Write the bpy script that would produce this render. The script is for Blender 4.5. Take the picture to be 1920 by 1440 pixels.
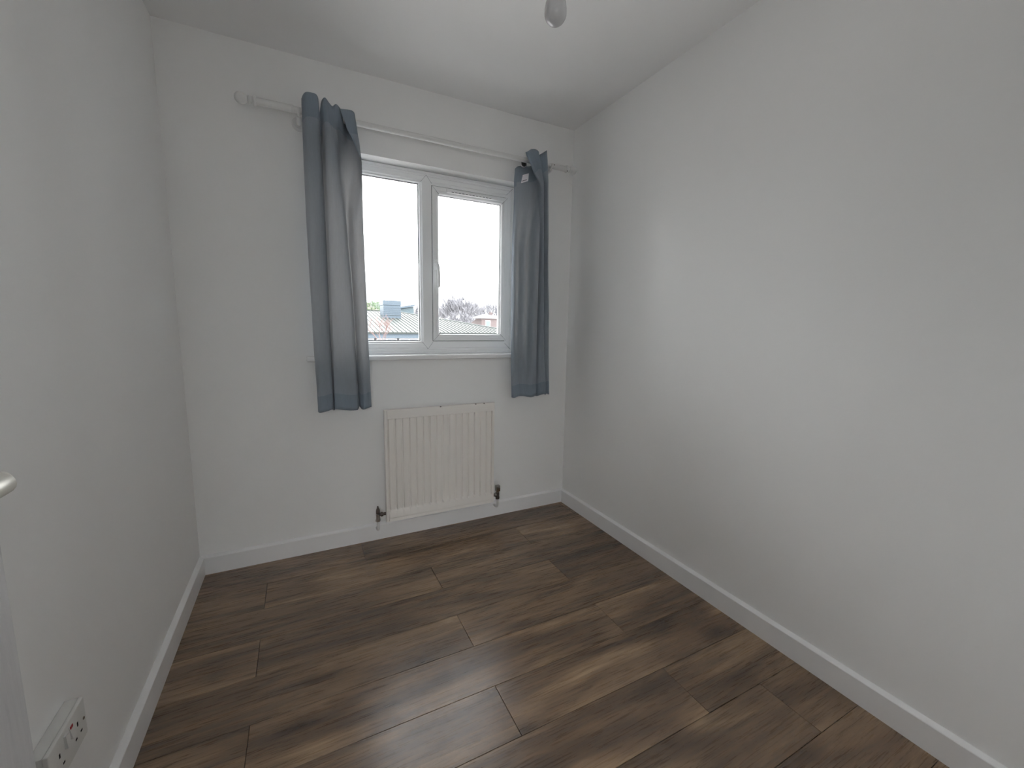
import bpy, bmesh, math, random
from mathutils import Vector, Matrix
random.seed(7)
S = bpy.context.scene
for o in list(bpy.data.objects): bpy.data.objects.remove(o)
COL = S.collection
PI = math.pi

# ------------------------------------------------------------------ camera
FPX, YAW, PITCH, ROLL = 782.38, 0.468623, -0.137095, 0.01613
CAM = Vector((0.47553, -2.30992, 1.19485))
fw = Vector((math.sin(YAW)*math.cos(PITCH), math.cos(YAW)*math.cos(PITCH), math.sin(PITCH)))
rt0 = Vector((math.cos(YAW), -math.sin(YAW), 0)); up0 = rt0.cross(fw)
rt = math.cos(ROLL)*rt0 + math.sin(ROLL)*up0
up = -math.sin(ROLL)*rt0 + math.cos(ROLL)*up0
cd = bpy.data.cameras.new('camera'); cam = bpy.data.objects.new('camera', cd); COL.objects.link(cam)
cd.sensor_width = 36; cd.lens = FPX/1920*36; cd.clip_start = 0.02; cd.clip_end = 500
cam.matrix_world = Matrix(((rt.x, up.x, -fw.x, CAM.x), (rt.y, up.y, -fw.y, CAM.y), (rt.z, up.z, -fw.z, CAM.z), (0, 0, 0, 1)))
S.camera = cam

def at(px, py, Y):
    """point of the world plane y = Y seen at a pixel of the photograph (survey of the scene)"""
    d = fw + rt*((px-960)/FPX) - up*((py-720)/FPX)
    return CAM + d*((Y-CAM.y)/d.y)

# ------------------------------------------------------------------ world: overcast sky
w = bpy.data.worlds.new('overcast_sky'); S.world = w; w.use_nodes = True
nt = w.node_tree; nt.nodes.clear()
out = nt.nodes.new('ShaderNodeOutputWorld'); bg = nt.nodes.new('ShaderNodeBackground')
tc = nt.nodes.new('ShaderNodeTexCoord'); sp = nt.nodes.new('ShaderNodeSeparateXYZ')
rp = nt.nodes.new('ShaderNodeValToRGB')
nt.links.new(tc.outputs['Generated'], sp.inputs[0]); nt.links.new(sp.outputs['Z'], rp.inputs['Fac'])
rp.color_ramp.elements[0].position = 0.0; rp.color_ramp.elements[0].color = (0.33, 0.350, 0.356, 1)
rp.color_ramp.elements[1].position = 1.0; rp.color_ramp.elements[1].color = (0.95, 0.95, 0.955, 1)
e = rp.color_ramp.elements.new(0.14); e.color = (0.54, 0.55, 0.553, 1)
e = rp.color_ramp.elements.new(0.38); e.color = (0.78, 0.785, 0.79, 1)
nt.links.new(rp.outputs['Color'], bg.inputs['Color']); bg.inputs['Strength'].default_value = 3.6
nt.links.new(bg.outputs[0], out.inputs['Surface'])

# ------------------------------------------------------------------ colour management
S.view_settings.view_transform = 'Standard'; S.view_settings.look = 'None'
S.view_settings.gamma = 1; S.view_settings.use_curve_mapping = False
S.view_settings.exposure = 2.08
S.cycles.max_bounces = 14; S.cycles.diffuse_bounces = 9; S.cycles.transmission_bounces = 6; S.cycles.transparent_max_bounces = 12

# ------------------------------------------------------------------ materials
def new_mat(name):
    m = bpy.data.materials.new(name); m.use_nodes = True
    return m, m.node_tree, m.node_tree.nodes['Principled BSDF']
def N(nt, t, **kw):
    n = nt.nodes.new(t)
    for k, v in kw.items(): setattr(n, k, v)
    return n
def pmat(name, col, rough=0.5, metal=0.0, spec=0.5, var=0.04, scale=8.0, bump=0.0, bscale=60.0, coords='Object'):
    m, nt, b = new_mat(name); L = nt.links
    tc = N(nt, 'ShaderNodeTexCoord')
    nz = N(nt, 'ShaderNodeTexNoise'); nz.inputs['Scale'].default_value = scale; nz.inputs['Detail'].default_value = 4
    L.new(tc.outputs[coords], nz.inputs['Vector'])
    mx = N(nt, 'ShaderNodeMix', data_type='RGBA')
    mx.inputs['A'].default_value = tuple(c*(1-var) for c in col)+(1,)
    mx.inputs['B'].default_value = tuple(min(1, c*(1+var)) for c in col)+(1,)
    L.new(nz.outputs['Fac'], mx.inputs['Factor']); L.new(mx.outputs['Result'], b.inputs['Base Color'])
    b.inputs['Roughness'].default_value = rough; b.inputs['Metallic'].default_value = metal
    b.inputs['Specular IOR Level'].default_value = spec
    if bump:
        n2 = N(nt, 'ShaderNodeTexNoise'); n2.inputs['Scale'].default_value = bscale; n2.inputs['Detail'].default_value = 3
        L.new(tc.outputs[coords], n2.inputs['Vector'])
        bp = N(nt, 'ShaderNodeBump'); bp.inputs['Strength'].default_value = bump; bp.inputs['Distance'].default_value = 0.002
        L.new(n2.outputs['Fac'], bp.inputs['Height']); L.new(bp.outputs['Normal'], b.inputs['Normal'])
    return m

M = {}
M['wall'] = pmat('wall_paint', (0.88, 0.88, 0.875), 0.62, spec=0.3, var=0.012, scale=1.5, bump=0.12, bscale=90)
M['ceiling'] = pmat('ceiling_paint', (0.88, 0.88, 0.88), 0.8, spec=0.2, var=0.01, scale=2, bump=0.1, bscale=70)
M['gloss'] = pmat('white_gloss_woodwork', (0.88, 0.88, 0.885), 0.24, var=0.01, bump=0.08, bscale=25)
M['upvc'] = pmat('white_plastic_window', (0.91, 0.92, 0.925), 0.28, var=0.01)
M['gasket'] = pmat('dark_gasket', (0.06, 0.065, 0.07), 0.6)
M['joint'] = pmat('mitre_seam', (0.42, 0.43, 0.45), 0.5)
M['radiator'] = pmat('radiator_enamel', (0.86, 0.83, 0.79), 0.36, var=0.015, bump=0.05, bscale=20)
M['radseam'] = pmat('radiator_dark_gap', (0.20, 0.185, 0.17), 0.7)
M['chrome'] = pmat('worn_chrome', (0.42, 0.40, 0.38), 0.22, metal=1.0, var=0.25, scale=60)
M['chrome_dark'] = pmat('tarnished_brass', (0.13, 0.11, 0.10), 0.34, metal=1.0, var=0.3, scale=80)
M['pipe'] = pmat('painted_pipe', (0.72, 0.71, 0.70), 0.4)
M['rod'] = pmat('white_painted_pole', (0.76, 0.76, 0.75), 0.38, var=0.02)
M['screw'] = pmat('screw_metal', (0.10, 0.10, 0.10), 0.4, metal=0.8)
M['eyelet'] = pmat('eyelet_metal', (0.75, 0.75, 0.77), 0.25, metal=0.6)
M['tag'] = pmat('tag_paper', (0.82, 0.80, 0.84), 0.6)
M['ink'] = pmat('dark_ink', (0.03, 0.03, 0.05), 0.6)
M['socket'] = pmat('socket_plastic', (0.74, 0.74, 0.72), 0.35, var=0.02)
M['hole'] = pmat('slot_black', (0.015, 0.015, 0.015), 0.8)
M['red'] = pmat('red_rocker_mark', (0.45, 0.02, 0.03), 0.4)
M['handle'] = pmat('satin_lever', (0.74, 0.72, 0.66), 0.38, metal=0.35, var=0.05, scale=30)
M['bulb'] = pmat('opal_bulb', (0.55, 0.55, 0.56), 0.12, var=0.01)
M['flex'] = pmat('white_flex', (0.72, 0.72, 0.72), 0.4)
M['ground'] = pmat('tarmac', (0.40, 0.39, 0.38), 0.9, var=0.15, scale=0.4)
M['zinc'] = pmat('pale_metal_roof', (0.056, 0.062, 0.060), 0.5, var=0.06, scale=0.35, spec=0.2)
M['zinc_dark'] = pmat('roof_seam_metal', (0.026, 0.031, 0.029), 0.6, var=0.1, spec=0.2)
M['vent'] = pmat('blue_grey_cladding', (0.060, 0.080, 0.100), 0.5, var=0.06, scale=2, spec=0.3)
M['vent_dark'] = pmat('slate_cladding', (0.05, 0.075, 0.088), 0.5, var=0.06)
M['brick'] = pmat('far_red_brick', (0.095, 0.075, 0.074), 0.85, var=0.15, scale=3)
M['tile'] = pmat('far_roof_tiles', (0.15, 0.11, 0.10), 0.8, var=0.15, scale=2)
M['render_white'] = pmat('far_pale_render', (0.065, 0.064, 0.07), 0.8, var=0.05)
M['bark'] = pmat('hazed_grey_bark', (0.145, 0.145, 0.158), 0.9, var=0.2, scale=1)  # distant blue-grey haze is mixed into this bark colour
M['bark_red'] = pmat('reddish_bark', (0.12, 0.075, 0.07), 0.8, var=0.2, scale=2)
M['leaf'] = pmat('evergreen_leaf', (0.055, 0.095, 0.04), 0.7, var=0.4, scale=0.8)
M['farglass'] = pmat('far_window_glass', (0.10, 0.13, 0.17), 0.1)

def glass_mat():
    m = bpy.data.materials.new('window_glass'); m.use_nodes = True; nt = m.node_tree; nt.nodes.clear(); L = nt.links
    o = N(nt, 'ShaderNodeOutputMaterial'); mx = N(nt, 'ShaderNodeMixShader')
    t = N(nt, 'ShaderNodeBsdfTransparent'); t.inputs['Color'].default_value = (0.975, 0.98, 0.98, 1)
    g = N(nt, 'ShaderNodeBsdfGlossy'); g.inputs['Roughness'].default_value = 0.02
    nz = N(nt, 'ShaderNodeTexNoise'); nz.inputs['Scale'].default_value = 3
    lw = N(nt, 'ShaderNodeFresnel'); lw.inputs['IOR'].default_value = 1.45
    ml = N(nt, 'ShaderNodeMath', operation='MULTIPLY'); ml.inputs[1].default_value = 0.8
    L.new(lw.outputs[0], ml.inputs[0]); L.new(ml.outputs[0], mx.inputs[0])
    L.new(t.outputs[0], mx.inputs[1]); L.new(g.outputs[0], mx.inputs[2]); L.new(mx.outputs[0], o.inputs[0])
    return m
M['glass'] = glass_mat()

def cloth_mat(name, col, tcol, trans):
    m = bpy.data.materials.new(name); m.use_nodes = True; nt = m.node_tree; nt.nodes.clear(); L = nt.links
    o = N(nt, 'ShaderNodeOutputMaterial'); mx = N(nt, 'ShaderNodeMixShader'); mx.inputs[0].default_value = trans
    d = N(nt, 'ShaderNodeBsdfPrincipled'); d.inputs['Roughness'].default_value = 0.75
    d.inputs['Sheen Weight'].default_value = 0.15; d.inputs['Specular IOR Level'].default_value = 0.25
    t = N(nt, 'ShaderNodeBsdfTranslucent')
    tc = N(nt, 'ShaderNodeTexCoord'); mp = N(nt, 'ShaderNodeMapping'); mp.inputs['Scale'].default_value = (1, 1, 0.12)
    nz = N(nt, 'ShaderNodeTexNoise'); nz.inputs['Scale'].default_value = 260; nz.inputs['Detail'].default_value = 3
    L.new(tc.outputs['Object'], mp.inputs[0]); L.new(mp.outputs[0], nz.inputs['Vector'])
    wv = N(nt, 'ShaderNodeMix', data_type='RGBA')
    wv.inputs['A'].default_value = tuple(c*0.86 for c in col)+(1,); wv.inputs['B'].default_value = tuple(min(1, c*1.14) for c in col)+(1,)
    L.new(nz.outputs['Fac'], wv.inputs['Factor']); L.new(wv.outputs['Result'], d.inputs['Base Color'])
    t.inputs['Color'].default_value = tuple(tcol)+(1,)
    n2 = N(nt, 'ShaderNodeTexNoise'); n2.inputs['Scale'].default_value = 28; n2.inputs['Detail'].default_value = 3
    L.new(tc.outputs['Object'], n2.inputs['Vector'])
    bp = N(nt, 'ShaderNodeBump'); bp.inputs['Strength'].default_value = 0.35; bp.inputs['Distance'].default_value = 0.006
    L.new(n2.outputs['Fac'], bp.inputs['Height']); L.new(bp.outputs['Normal'], d.inputs['Normal'])
    L.new(d.outputs[0], mx.inputs[1]); L.new(t.outputs[0], mx.inputs[2]); L.new(mx.outputs[0], o.inputs[0])
    return m
M['cloth'] = cloth_mat('blue_grey_curtain_cloth', (0.315, 0.365, 0.415), (0.70, 0.67, 0.65), 0.31)
M['cloth2'] = cloth_mat('doubled_curtain_cloth', (0.285, 0.345, 0.41), (0.55, 0.53, 0.50), 0.22)

def wood_mat():
    m, nt, b = new_mat('brown_oak_laminate'); L = nt.links
    tc = N(nt, 'ShaderNodeTexCoord'); oi = N(nt, 'ShaderNodeObjectInfo')
    ofs = N(nt, 'ShaderNodeVectorMath', operation='SCALE'); ofs.inputs['Scale'].default_value = 37.0
    cmb = N(nt, 'ShaderNodeCombineXYZ')
    for i in range(3): L.new(oi.outputs['Random'], cmb.inputs[i])
    L.new(cmb.outputs[0], ofs.inputs[0])
    ad = N(nt, 'ShaderNodeVectorMath', operation='ADD'); L.new(tc.outputs['Object'], ad.inputs[0]); L.new(ofs.outputs[0], ad.inputs[1])
    def noise(scale_xyz, sc, det, rough=0.55, dist=0.0):
        mp = N(nt, 'ShaderNodeMapping'); mp.inputs['Scale'].default_value = scale_xyz; L.new(ad.outputs[0], mp.inputs[0])
        n = N(nt, 'ShaderNodeTexNoise'); n.inputs['Scale'].default_value = sc; n.inputs['Detail'].default_value = det
        n.inputs['Roughness'].default_value = rough; n.inputs['Distortion'].default_value = dist
        L.new(mp.outputs[0], n.inputs['Vector']); return n
    broad = noise((0.9, 5.0, 1), 1.6, 6, 0.6, 0.9)
    grain = noise((0.7, 14.0, 1), 4.0, 7, 0.65, 0.5)
    fine = noise((1.0, 26.0, 1), 8.0, 8, 0.72, 0.3)
    r1 = N(nt, 'ShaderNodeValToRGB'); cr = r1.color_ramp
    cr.elements[0].position = 0.30; cr.elements[0].color = (0.062, 0.037, 0.022, 1)
    cr.elements[1].position = 0.72; cr.elements[1].color = (0.480, 0.335, 0.200, 1)
    e = cr.elements.new(0.47); e.color = (0.185, 0.118, 0.069, 1)
    e = cr.elements.new(0.58); e.color = (0.300, 0.200, 0.116, 1)
    L.new(broad.outputs['Fac'], r1.inputs['Fac'])
    r2 = N(nt, 'ShaderNodeValToRGB'); c2 = r2.color_ramp
    c2.elements[0].position = 0.32; c2.elements[0].color = (0.50, 0.47, 0.45, 1)
    c2.elements[1].position = 0.66; c2.elements[1].color = (1.18, 1.18, 1.18, 1)
    L.new(grain.outputs['Fac'], r2.inputs['Fac'])
    m1 = N(nt, 'ShaderNodeMix', data_type='RGBA', blend_type='MULTIPLY'); m1.inputs['Factor'].default_value = 0.85
    L.new(r1.outputs['Color'], m1.inputs['A']); L.new(r2.outputs['Color'], m1.inputs['B'])
    r3 = N(nt, 'ShaderNodeValToRGB'); c3 = r3.color_ramp
    c3.elements[0].position = 0.35; c3.elements[0].color = (0.72, 0.72, 0.72, 1)
    c3.elements[1].position = 0.65; c3.elements[1].color = (1.2, 1.2, 1.2, 1)
    L.new(fine.outputs['Fac'], r3.inputs['Fac'])
    m2 = N(nt, 'ShaderNodeMix', data_type='RGBA', blend_type='MULTIPLY'); m2.inputs['Factor'].default_value = 0.45
    L.new(m1.outputs['Result'], m2.inputs['A']); L.new(r3.outputs['Color'], m2.inputs['B'])
    # knots
    kp = N(nt, 'ShaderNodeMapping'); kp.inputs['Scale'].default_value = (1.0, 2.6, 1); L.new(ad.outputs[0], kp.inputs[0])
    vo = N(nt, 'ShaderNodeTexVoronoi'); vo.inputs['Scale'].default_value = 1.5; L.new(kp.outputs[0], vo.inputs['Vector'])
    r4 = N(nt, 'ShaderNodeValToRGB'); c4 = r4.color_ramp
    c4.elements[0].position = 0.015; c4.elements[0].color = (0.35, 0.30, 0.27, 1)
    c4.elements[1].position = 0.12; c4.elements[1].color = (1, 1, 1, 1)
    L.new(vo.outputs['Distance'], r4.inputs['Fac'])
    m3 = N(nt, 'ShaderNodeMix', data_type='RGBA', blend_type='MULTIPLY'); m3.inputs['Factor'].default_value = 0.8
    L.new(m2.outputs['Result'], m3.inputs['A']); L.new(r4.outputs['Color'], m3.inputs['B'])
    # each plank a little different
    hs = N(nt, 'ShaderNodeHueSaturation'); mr = N(nt, 'ShaderNodeMapRange'); mr.inputs['To Min'].default_value = 0.86; mr.inputs['To Max'].default_value = 1.12
    L.new(oi.outputs['Random'], mr.inputs['Value']); L.new(mr.outputs[0], hs.inputs['Value']); L.new(m3.outputs['Result'], hs.inputs['Color'])
    L.new(hs.outputs['Color'], b.inputs['Base Color'])
    rr = N(nt, 'ShaderNodeMapRange'); rr.inputs['To Min'].default_value = 0.23; rr.inputs['To Max'].default_value = 0.33
    L.new(fine.outputs['Fac'], rr.inputs['Value']); L.new(rr.outputs[0], b.inputs['Roughness'])
    b.inputs['Specular IOR Level'].default_value = 0.9
    bp = N(nt, 'ShaderNodeBump'); bp.inputs['Strength'].default_value = 0.12; bp.inputs['Distance'].default_value = 0.001
    L.new(fine.outputs['Fac'], bp.inputs['Height']); L.new(bp.outputs['Normal'], b.inputs['Normal'])
    return m
M['wood'] = wood_mat()

def door_mat():
    m, nt, b = new_mat('white_woodgrain_door'); L = nt.links
    tc = N(nt, 'ShaderNodeTexCoord'); mp = N(nt, 'ShaderNodeMapping'); mp.inputs['Scale'].default_value = (1, 9, 0.8)
    L.new(tc.outputs['Object'], mp.inputs[0])
    nz = N(nt, 'ShaderNodeTexNoise'); nz.inputs['Scale'].default_value = 7; nz.inputs['Detail'].default_value = 5; nz.inputs['Distortion'].default_value = 1.2
    L.new(mp.outputs[0], nz.inputs['Vector'])
    mx = N(nt, 'ShaderNodeMix', data_type='RGBA'); mx.inputs['A'].default_value = (0.52, 0.52, 0.53, 1); mx.inputs['B'].default_value = (0.72, 0.72, 0.73, 1)
    L.new(nz.outputs['Fac'], mx.inputs['Factor']); L.new(mx.outputs['Result'], b.inputs['Base Color'])
    b.inputs['Roughness'].default_value = 0.42
    bp = N(nt, 'ShaderNodeBump'); bp.inputs['Strength'].default_value = 0.7; bp.inputs['Distance'].default_value = 0.003
    L.new(nz.outputs['Fac'], bp.inputs['Height']); L.new(bp.outputs['Normal'], b.inputs['Normal'])
    return m
M['door'] = door_mat()

# ------------------------------------------------------------------ mesh helpers
def box(bm, x0, x1, y0, y1, z0, z1):
    v = [bm.verts.new(p) for p in ((x0,y0,z0),(x1,y0,z0),(x1,y1,z0),(x0,y1,z0),(x0,y0,z1),(x1,y0,z1),(x1,y1,z1),(x0,y1,z1))]
    for f in ((0,3,2,1),(4,5,6,7),(0,1,5,4),(1,2,6,5),(2,3,7,6),(3,0,4,7)): bm.faces.new([v[i] for i in f])
    return v
def bevel(bm, r, seg=2):
    bmesh.ops.bevel(bm, geom=list(bm.edges), offset=r, segments=seg, affect='EDGES', profile=0.5, clamp_overlap=True)
def tube(bm, pts, r, n=12, caps=True):
    pts = [Vector(p) for p in pts]; rs = r if isinstance(r, (list, tuple)) else [r]*len(pts)
    rings = []; prev = None
    for i, p in enumerate(pts):
        d = (pts[min(i+1, len(pts)-1)]-pts[max(i-1, 0)]).normalized()
        if prev is None:
            a = Vector((0, 0, 1)) if abs(d.z) < 0.9 else Vector((1, 0, 0)); u = d.cross(a).normalized()
        else:
            u = (prev-d*prev.dot(d)).normalized()
        prev = u; v = d.cross(u)
        rings.append([bm.verts.new(p+(u*math.cos(2*PI*k/n)+v*math.sin(2*PI*k/n))*rs[i]) for k in range(n)])
    for a, b in zip(rings, rings[1:]):
        for k in range(n): bm.faces.new((a[k], a[(k+1) % n], b[(k+1) % n], b[k]))
    if caps and n > 2:
        bm.faces.new(rings[0][::-1]); bm.faces.new(rings[-1])
def lathe(bm, prof, c, axis='z', n=24):
    """prof: list of (radius, height) ; revolve around axis through c"""
    rings = []
    for r, h in prof:
        ring = []
        for k in range(n):
            a = 2*PI*k/n; x, y = r*math.cos(a), r*math.sin(a)
            p = {'z': (x, y, h), 'x': (h, x, y), 'y': (x, h, y)}[axis]
            ring.append(bm.verts.new(Vector(c)+Vector(p)))
        rings.append(ring)
    for a, b in zip(rings, rings[1:]):
        for k in range(n): bm.faces.new((a[k], a[(k+1) % n], b[(k+1) % n], b[k]))
    bm.faces.new(rings[0][::-1]); bm.faces.new(rings[-1])
def obj(name, bm, mat, parent=None, smooth=True, origin=None, kind=None, ang=0.6):
    bmesh.ops.recalc_face_normals(bm, faces=list(bm.faces))
    if origin is not None:
        bmesh.ops.translate(bm, verts=list(bm.verts), vec=-Vector(origin))
    me = bpy.data.meshes.new(name); bm.to_mesh(me); bm.free()
    for m_ in (mat if isinstance(mat, (list, tuple)) else [mat]): me.materials.append(m_)
    if smooth:
        for p in me.polygons: p.use_smooth = True
        try: me.set_sharp_from_angle(angle=ang)
        except Exception: pass
    o = bpy.data.objects.new(name, me); COL.objects.link(o)
    if origin is not None: o.location = Vector(origin)
    if parent is not None:
        o.parent = parent
        base = Vector((0, 0, 0)); q = parent
        while q is not None: base += q.location; q = q.parent
        o.location = o.location-base
    if kind: o['kind'] = kind
    return o
def thing(name, loc, label=None, cat=None, group=None, kind=None):
    o = bpy.data.objects.new(name, None); COL.objects.link(o); o.location = loc; o.empty_display_size = 0.1
    if label: o['label'] = label
    if cat: o['category'] = cat
    if group: o['group'] = group
    if kind: o['kind'] = kind
    return o
def B(): return bmesh.new()

# ------------------------------------------------------------------ room shell
W_, D_, H_ = 2.0472, 2.30, 2.40
WX0, WX1, WZ0, WZ1 = 0.548, 1.676, 1.006, 2.033
def struct(name, bm, mat, **k): 
    label = k.pop('label'); o = obj(name, bm, mat, kind='structure', **k); o['label'] = label; return o
b = B(); y0, y1 = 0, 0.30
box(b, -0.12, WX0, y0, y1, -0.02, 2.6); box(b, WX1, W_+0.12, y0, y1, -0.02, 2.6)
box(b, WX0, WX1, y0, y1, -0.02, WZ0); box(b, WX0, WX1, y0, y1, WZ1, 2.6)
bmesh.ops.remove_doubles(b, verts=list(b.verts), dist=1e-5)
struct('wall_back', b, M['wall'], smooth=False, label='white painted window wall with recessed window opening')
b = B(); box(b, W_, W_+0.12, -2.5, 0, -0.02, 2.6); struct('wall_right', b, M['wall'], smooth=False, label='long bare white wall right of the window')
b = B(); box(b, -0.12, 0, -2.5, 0, -0.02, 2.6); struct('wall_left', b, M['wall'], smooth=False, label='bare white wall left of the window')
DX0, DX1, DH = 0.095, 0.875, 1.995
b = B(); box(b, 0, DX0-0.03, -D_-0.1, -D_, 0, 2.4); box(b, DX1+0.03, W_, -D_-0.1, -D_, 0, 2.4); box(b, DX0-0.03, DX1+0.03, -D_-0.1, -D_, DH+0.03, 2.4)
struct('wall_front', b, M['wall'], smooth=False, label='white wall with the doorway behind the camera')
b = B(); box(b, -0.12, W_+0.12, -3.9, 0.3, 2.4, 2.55); struct('ceiling', b, M['ceiling'], smooth=False, label='plain white ceiling')
# landing beyond the doorway
b = B(); box(b, -0.9, -0.8, -3.8, -2.4, 0, 2.4); box(b, -0.8, 0, -2.42, -2.4, 0, 2.4)
struct('wall_landing_left', b, M['wall'], smooth=False, label='white landing wall left beyond the doorway')
b = B(); box(b, 2.9, 3.0, -3.8, -2.4, 0, 2.4); box(b, W_, 2.9, -2.42, -2.4, 0, 2.4)
struct('wall_landing_right', b, M['wall'], smooth=False, label='white landing wall right beyond the doorway')
LX0, LX1, LZ0, LZ1 = -0.62, 0.52, 0.98, 2.08
b = B(); box(b, -0.9, LX0, -3.9, -3.8, 0, 2.4); box(b, LX1, 3.0, -3.9, -3.8, 0, 2.4); box(b, LX0, LX1, -3.9, -3.8, 0, LZ0); box(b, LX0, LX1, -3.9, -3.8, LZ1, 2.4)
struct('wall_landing_far', b, M['wall'], smooth=False, label='white far wall of the landing')
b = B(); box(b, -0.9, -0.12, -3.9, -2.3, 2.4, 2.55); box(b, W_+0.12, 3.0, -3.9, -2.3, 2.4, 2.55)
struct('ceiling_landing', b, M['ceiling'], smooth=False, label='white ceiling over the landing')
b = B(); box(b, -0.9, 3.0, -3.9, -2.40, -0.06, -0.001); struct('floor_landing', b, pmat('landing_carpet', (0.30, 0.28, 0.26), 0.95, bump=0.5, bscale=300), smooth=False, label='grey carpeted landing floor')

# floor: laminate planks, each its own
b = B(); box(b, -0.1, W_+0.1, -2.42, 0.1, -0.05, -0.012)
fl = struct('floor', b, pmat('underlay', (0.02, 0.015, 0.012), 0.9), smooth=False, label='dark brown oak laminate floor of wide staggered planks')
PW, PL = 0.1925, 1.285
rows = {}
k0 = 0
for i in range(-1, 13):
    ya = -0.0225 - PW*i          # far edge of the row
    yb = ya - PW
    ya = min(ya, 0.0); yb = max(yb, -2.40)
    if ya-yb < 0.01: continue
    s = 0.285 if i % 2 == 1 else 1.003
    if i == 8: s = 0.535
    if i == 10: s = 0.80
    if i == 0: s = 0.72
    xs = [x for x in (s-2*PL, s-PL, s, s+PL, s+2*PL) if 0 < x < W_]
    xs = [0.0]+xs+[W_]
    for xa, xb in zip(xs, xs[1:]):
        bb = B(); g = 0.0007
        vs = box(bb, xa+g, xb-g, yb+g, ya-g, -0.011, 0.0)
        tops = [e_ for e_ in bb.edges if all(v.co.z > -0.001 for v in e_.verts)]
        bmesh.ops.bevel(bb, geom=tops, offset=0.0007, segments=1, affect='EDGES')
        obj('plank', bb, M['wood'], fl, smooth=False, origin=((xa+xb)/2, (ya+yb)/2, 0))

# skirting boards
def skirting(name, p0, p1, nrm, label, t=0.018, h=0.0835):
    prof = [(0, 0.0), (t, 0.0), (t, h-0.001), (t-0.0015, h+0.001), (0.006, h+0.0065), (0.002, h+0.008), (0, h+0.008)]
    b = B(); R = []
    for p, m_ in ((p0, 1), (p1, -1)):
        R.append([b.verts.new((p[0]+nrm[0]*d, p[1]+nrm[1]*d, z)) for d, z in prof])
    for k in range(len(prof)):
        b.faces.new((R[0][k], R[0][(k+1) % len(prof)], R[1][(k+1) % len(prof)], R[1][k]))
    b.faces.new(R[0]); b.faces.new(R[1][::-1])
    return struct(name, b, M['gloss'], label=label, ang=0.3)
skirting('baseboard_back', (0.0, 0), (W_, 0), (0, -1), 'white gloss skirting board under the window and radiator')
skirting('baseboard_right', (W_, -D_), (W_, 0), (-1, 0), 'white gloss skirting board along the right wall')
skirting('baseboard_left', (0, -D_), (0, 0), (1, 0), 'white gloss skirting board along the left wall')
skirting('baseboard_front', (DX1+0.09, -D_), (W_, -D_), (0, 1), 'white skirting board beside the doorway')

# door frame and door (open, parallel to the left wall)
b = B()
box(b, DX0-0.03, DX0, -D_-0.11, -D_+0.001, 0, DH+0.03); box(b, DX1, DX1+0.03, -D_-0.11, -D_+0.001, 0, DH+0.03); box(b, DX0, DX1, -D_-0.11, -D_+0.001, DH, DH+0.03)
struct('trim_1', b, M['gloss'], smooth=False, label='white door lining behind the camera')
b = B()
box(b, DX0-0.085, DX0-0.012, -D_, -D_+0.008, 0, DH+0.085); box(b, DX1+0.012, DX1+0.085, -D_, -D_+0.016, 0, DH+0.085); box(b, DX0-0.012, DX1+0.012, -D_, -D_+0.016, DH+0.012, DH+0.085)
struct('trim_2', b, M['gloss'], smooth=False, label='white architrave around the doorway')
dr = thing('door_1', (0.10, -2.285, 0), 'white wood-grain door open against the left wall, seen edge-on', kind='structure')
bd = B(); DXa, DXb, DYa, DYb, DZ = 0.063, 0.098, -2.285, -1.5235, 1.98
box(bd, DXa+0.004, DXb-0.004, DYa, DYb, 0.008, DZ); obj('door_leaf', bd, M['door'], dr, smooth=False)
# raised stiles and rails, woodgrain moulded
for (ya, yb, za, zb) in ((DYa, DYa+0.11, 0.008, DZ), (DYb-0.11, DYb, 0.008, DZ)):
    bb = B(); box(bb, DXa, DXb, ya, yb, za, zb); bevel(bb, 0.0015, 1); obj('stile', bb, M['door'], dr, smooth=False)
for za, zb in ((0.008, 0.20), (0.86, 1.0), (1.87, DZ)):
    bb = B(); box(bb, DXa, DXb, DYa+0.11, DYb-0.11, za, zb); bevel(bb, 0.0015, 1); obj('rail', bb, M['door'], dr, smooth=False)
bb = B(); box(bb, DXa, DXb, (DYa+DYb)/2-0.045, (DYa+DYb)/2+0.045, 0.2, 1.87); obj('muntin', bb, M['door'], dr, smooth=False)
for sd, xf in ((1, DXb), (-1, DXa)):
    bb = B(); yh, zh = -1.613, 1.003
    lathe(bb, [(0.004, 0), (0.026, 0), (0.026, 0.006*sd), (0.022, 0.010*sd), (0.004, 0.010*sd)], (xf, yh, zh), 'x', 24)
    if sd > 0:
        pts = [(xf, yh, zh), (xf+0.030, yh, zh), (xf+0.042, yh-0.001, zh), (xf+0.052, yh-0.006, zh), (xf+0.058, yh-0.016, zh), (xf+0.059, yh-0.04, zh), (xf+0.059, yh-0.08, zh), (xf+0.057, yh-0.115, zh)]
        tube(bb, pts, [0.009, 0.0100, 0.0115, 0.0128, 0.0128, 0.0123, 0.0115, 0.010], 16)
    else:
        tube(bb, [(xf, yh, zh), (xf-0.018, yh, zh), (xf-0.024, yh-0.01, zh), (xf-0.025, yh-0.1, zh)], 0.009, 12)
    h = obj('door_handle', bb, M['handle'], dr); h['label'] = 'satin metal lever handle'
for z in (0.25, 1.75):
    bb = B(); tube(bb, [(0.108, -2.288, z), (0.108, -2.288, z+0.075)], 0.005, 10); obj('hinge', bb, M['chrome'], dr)

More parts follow.
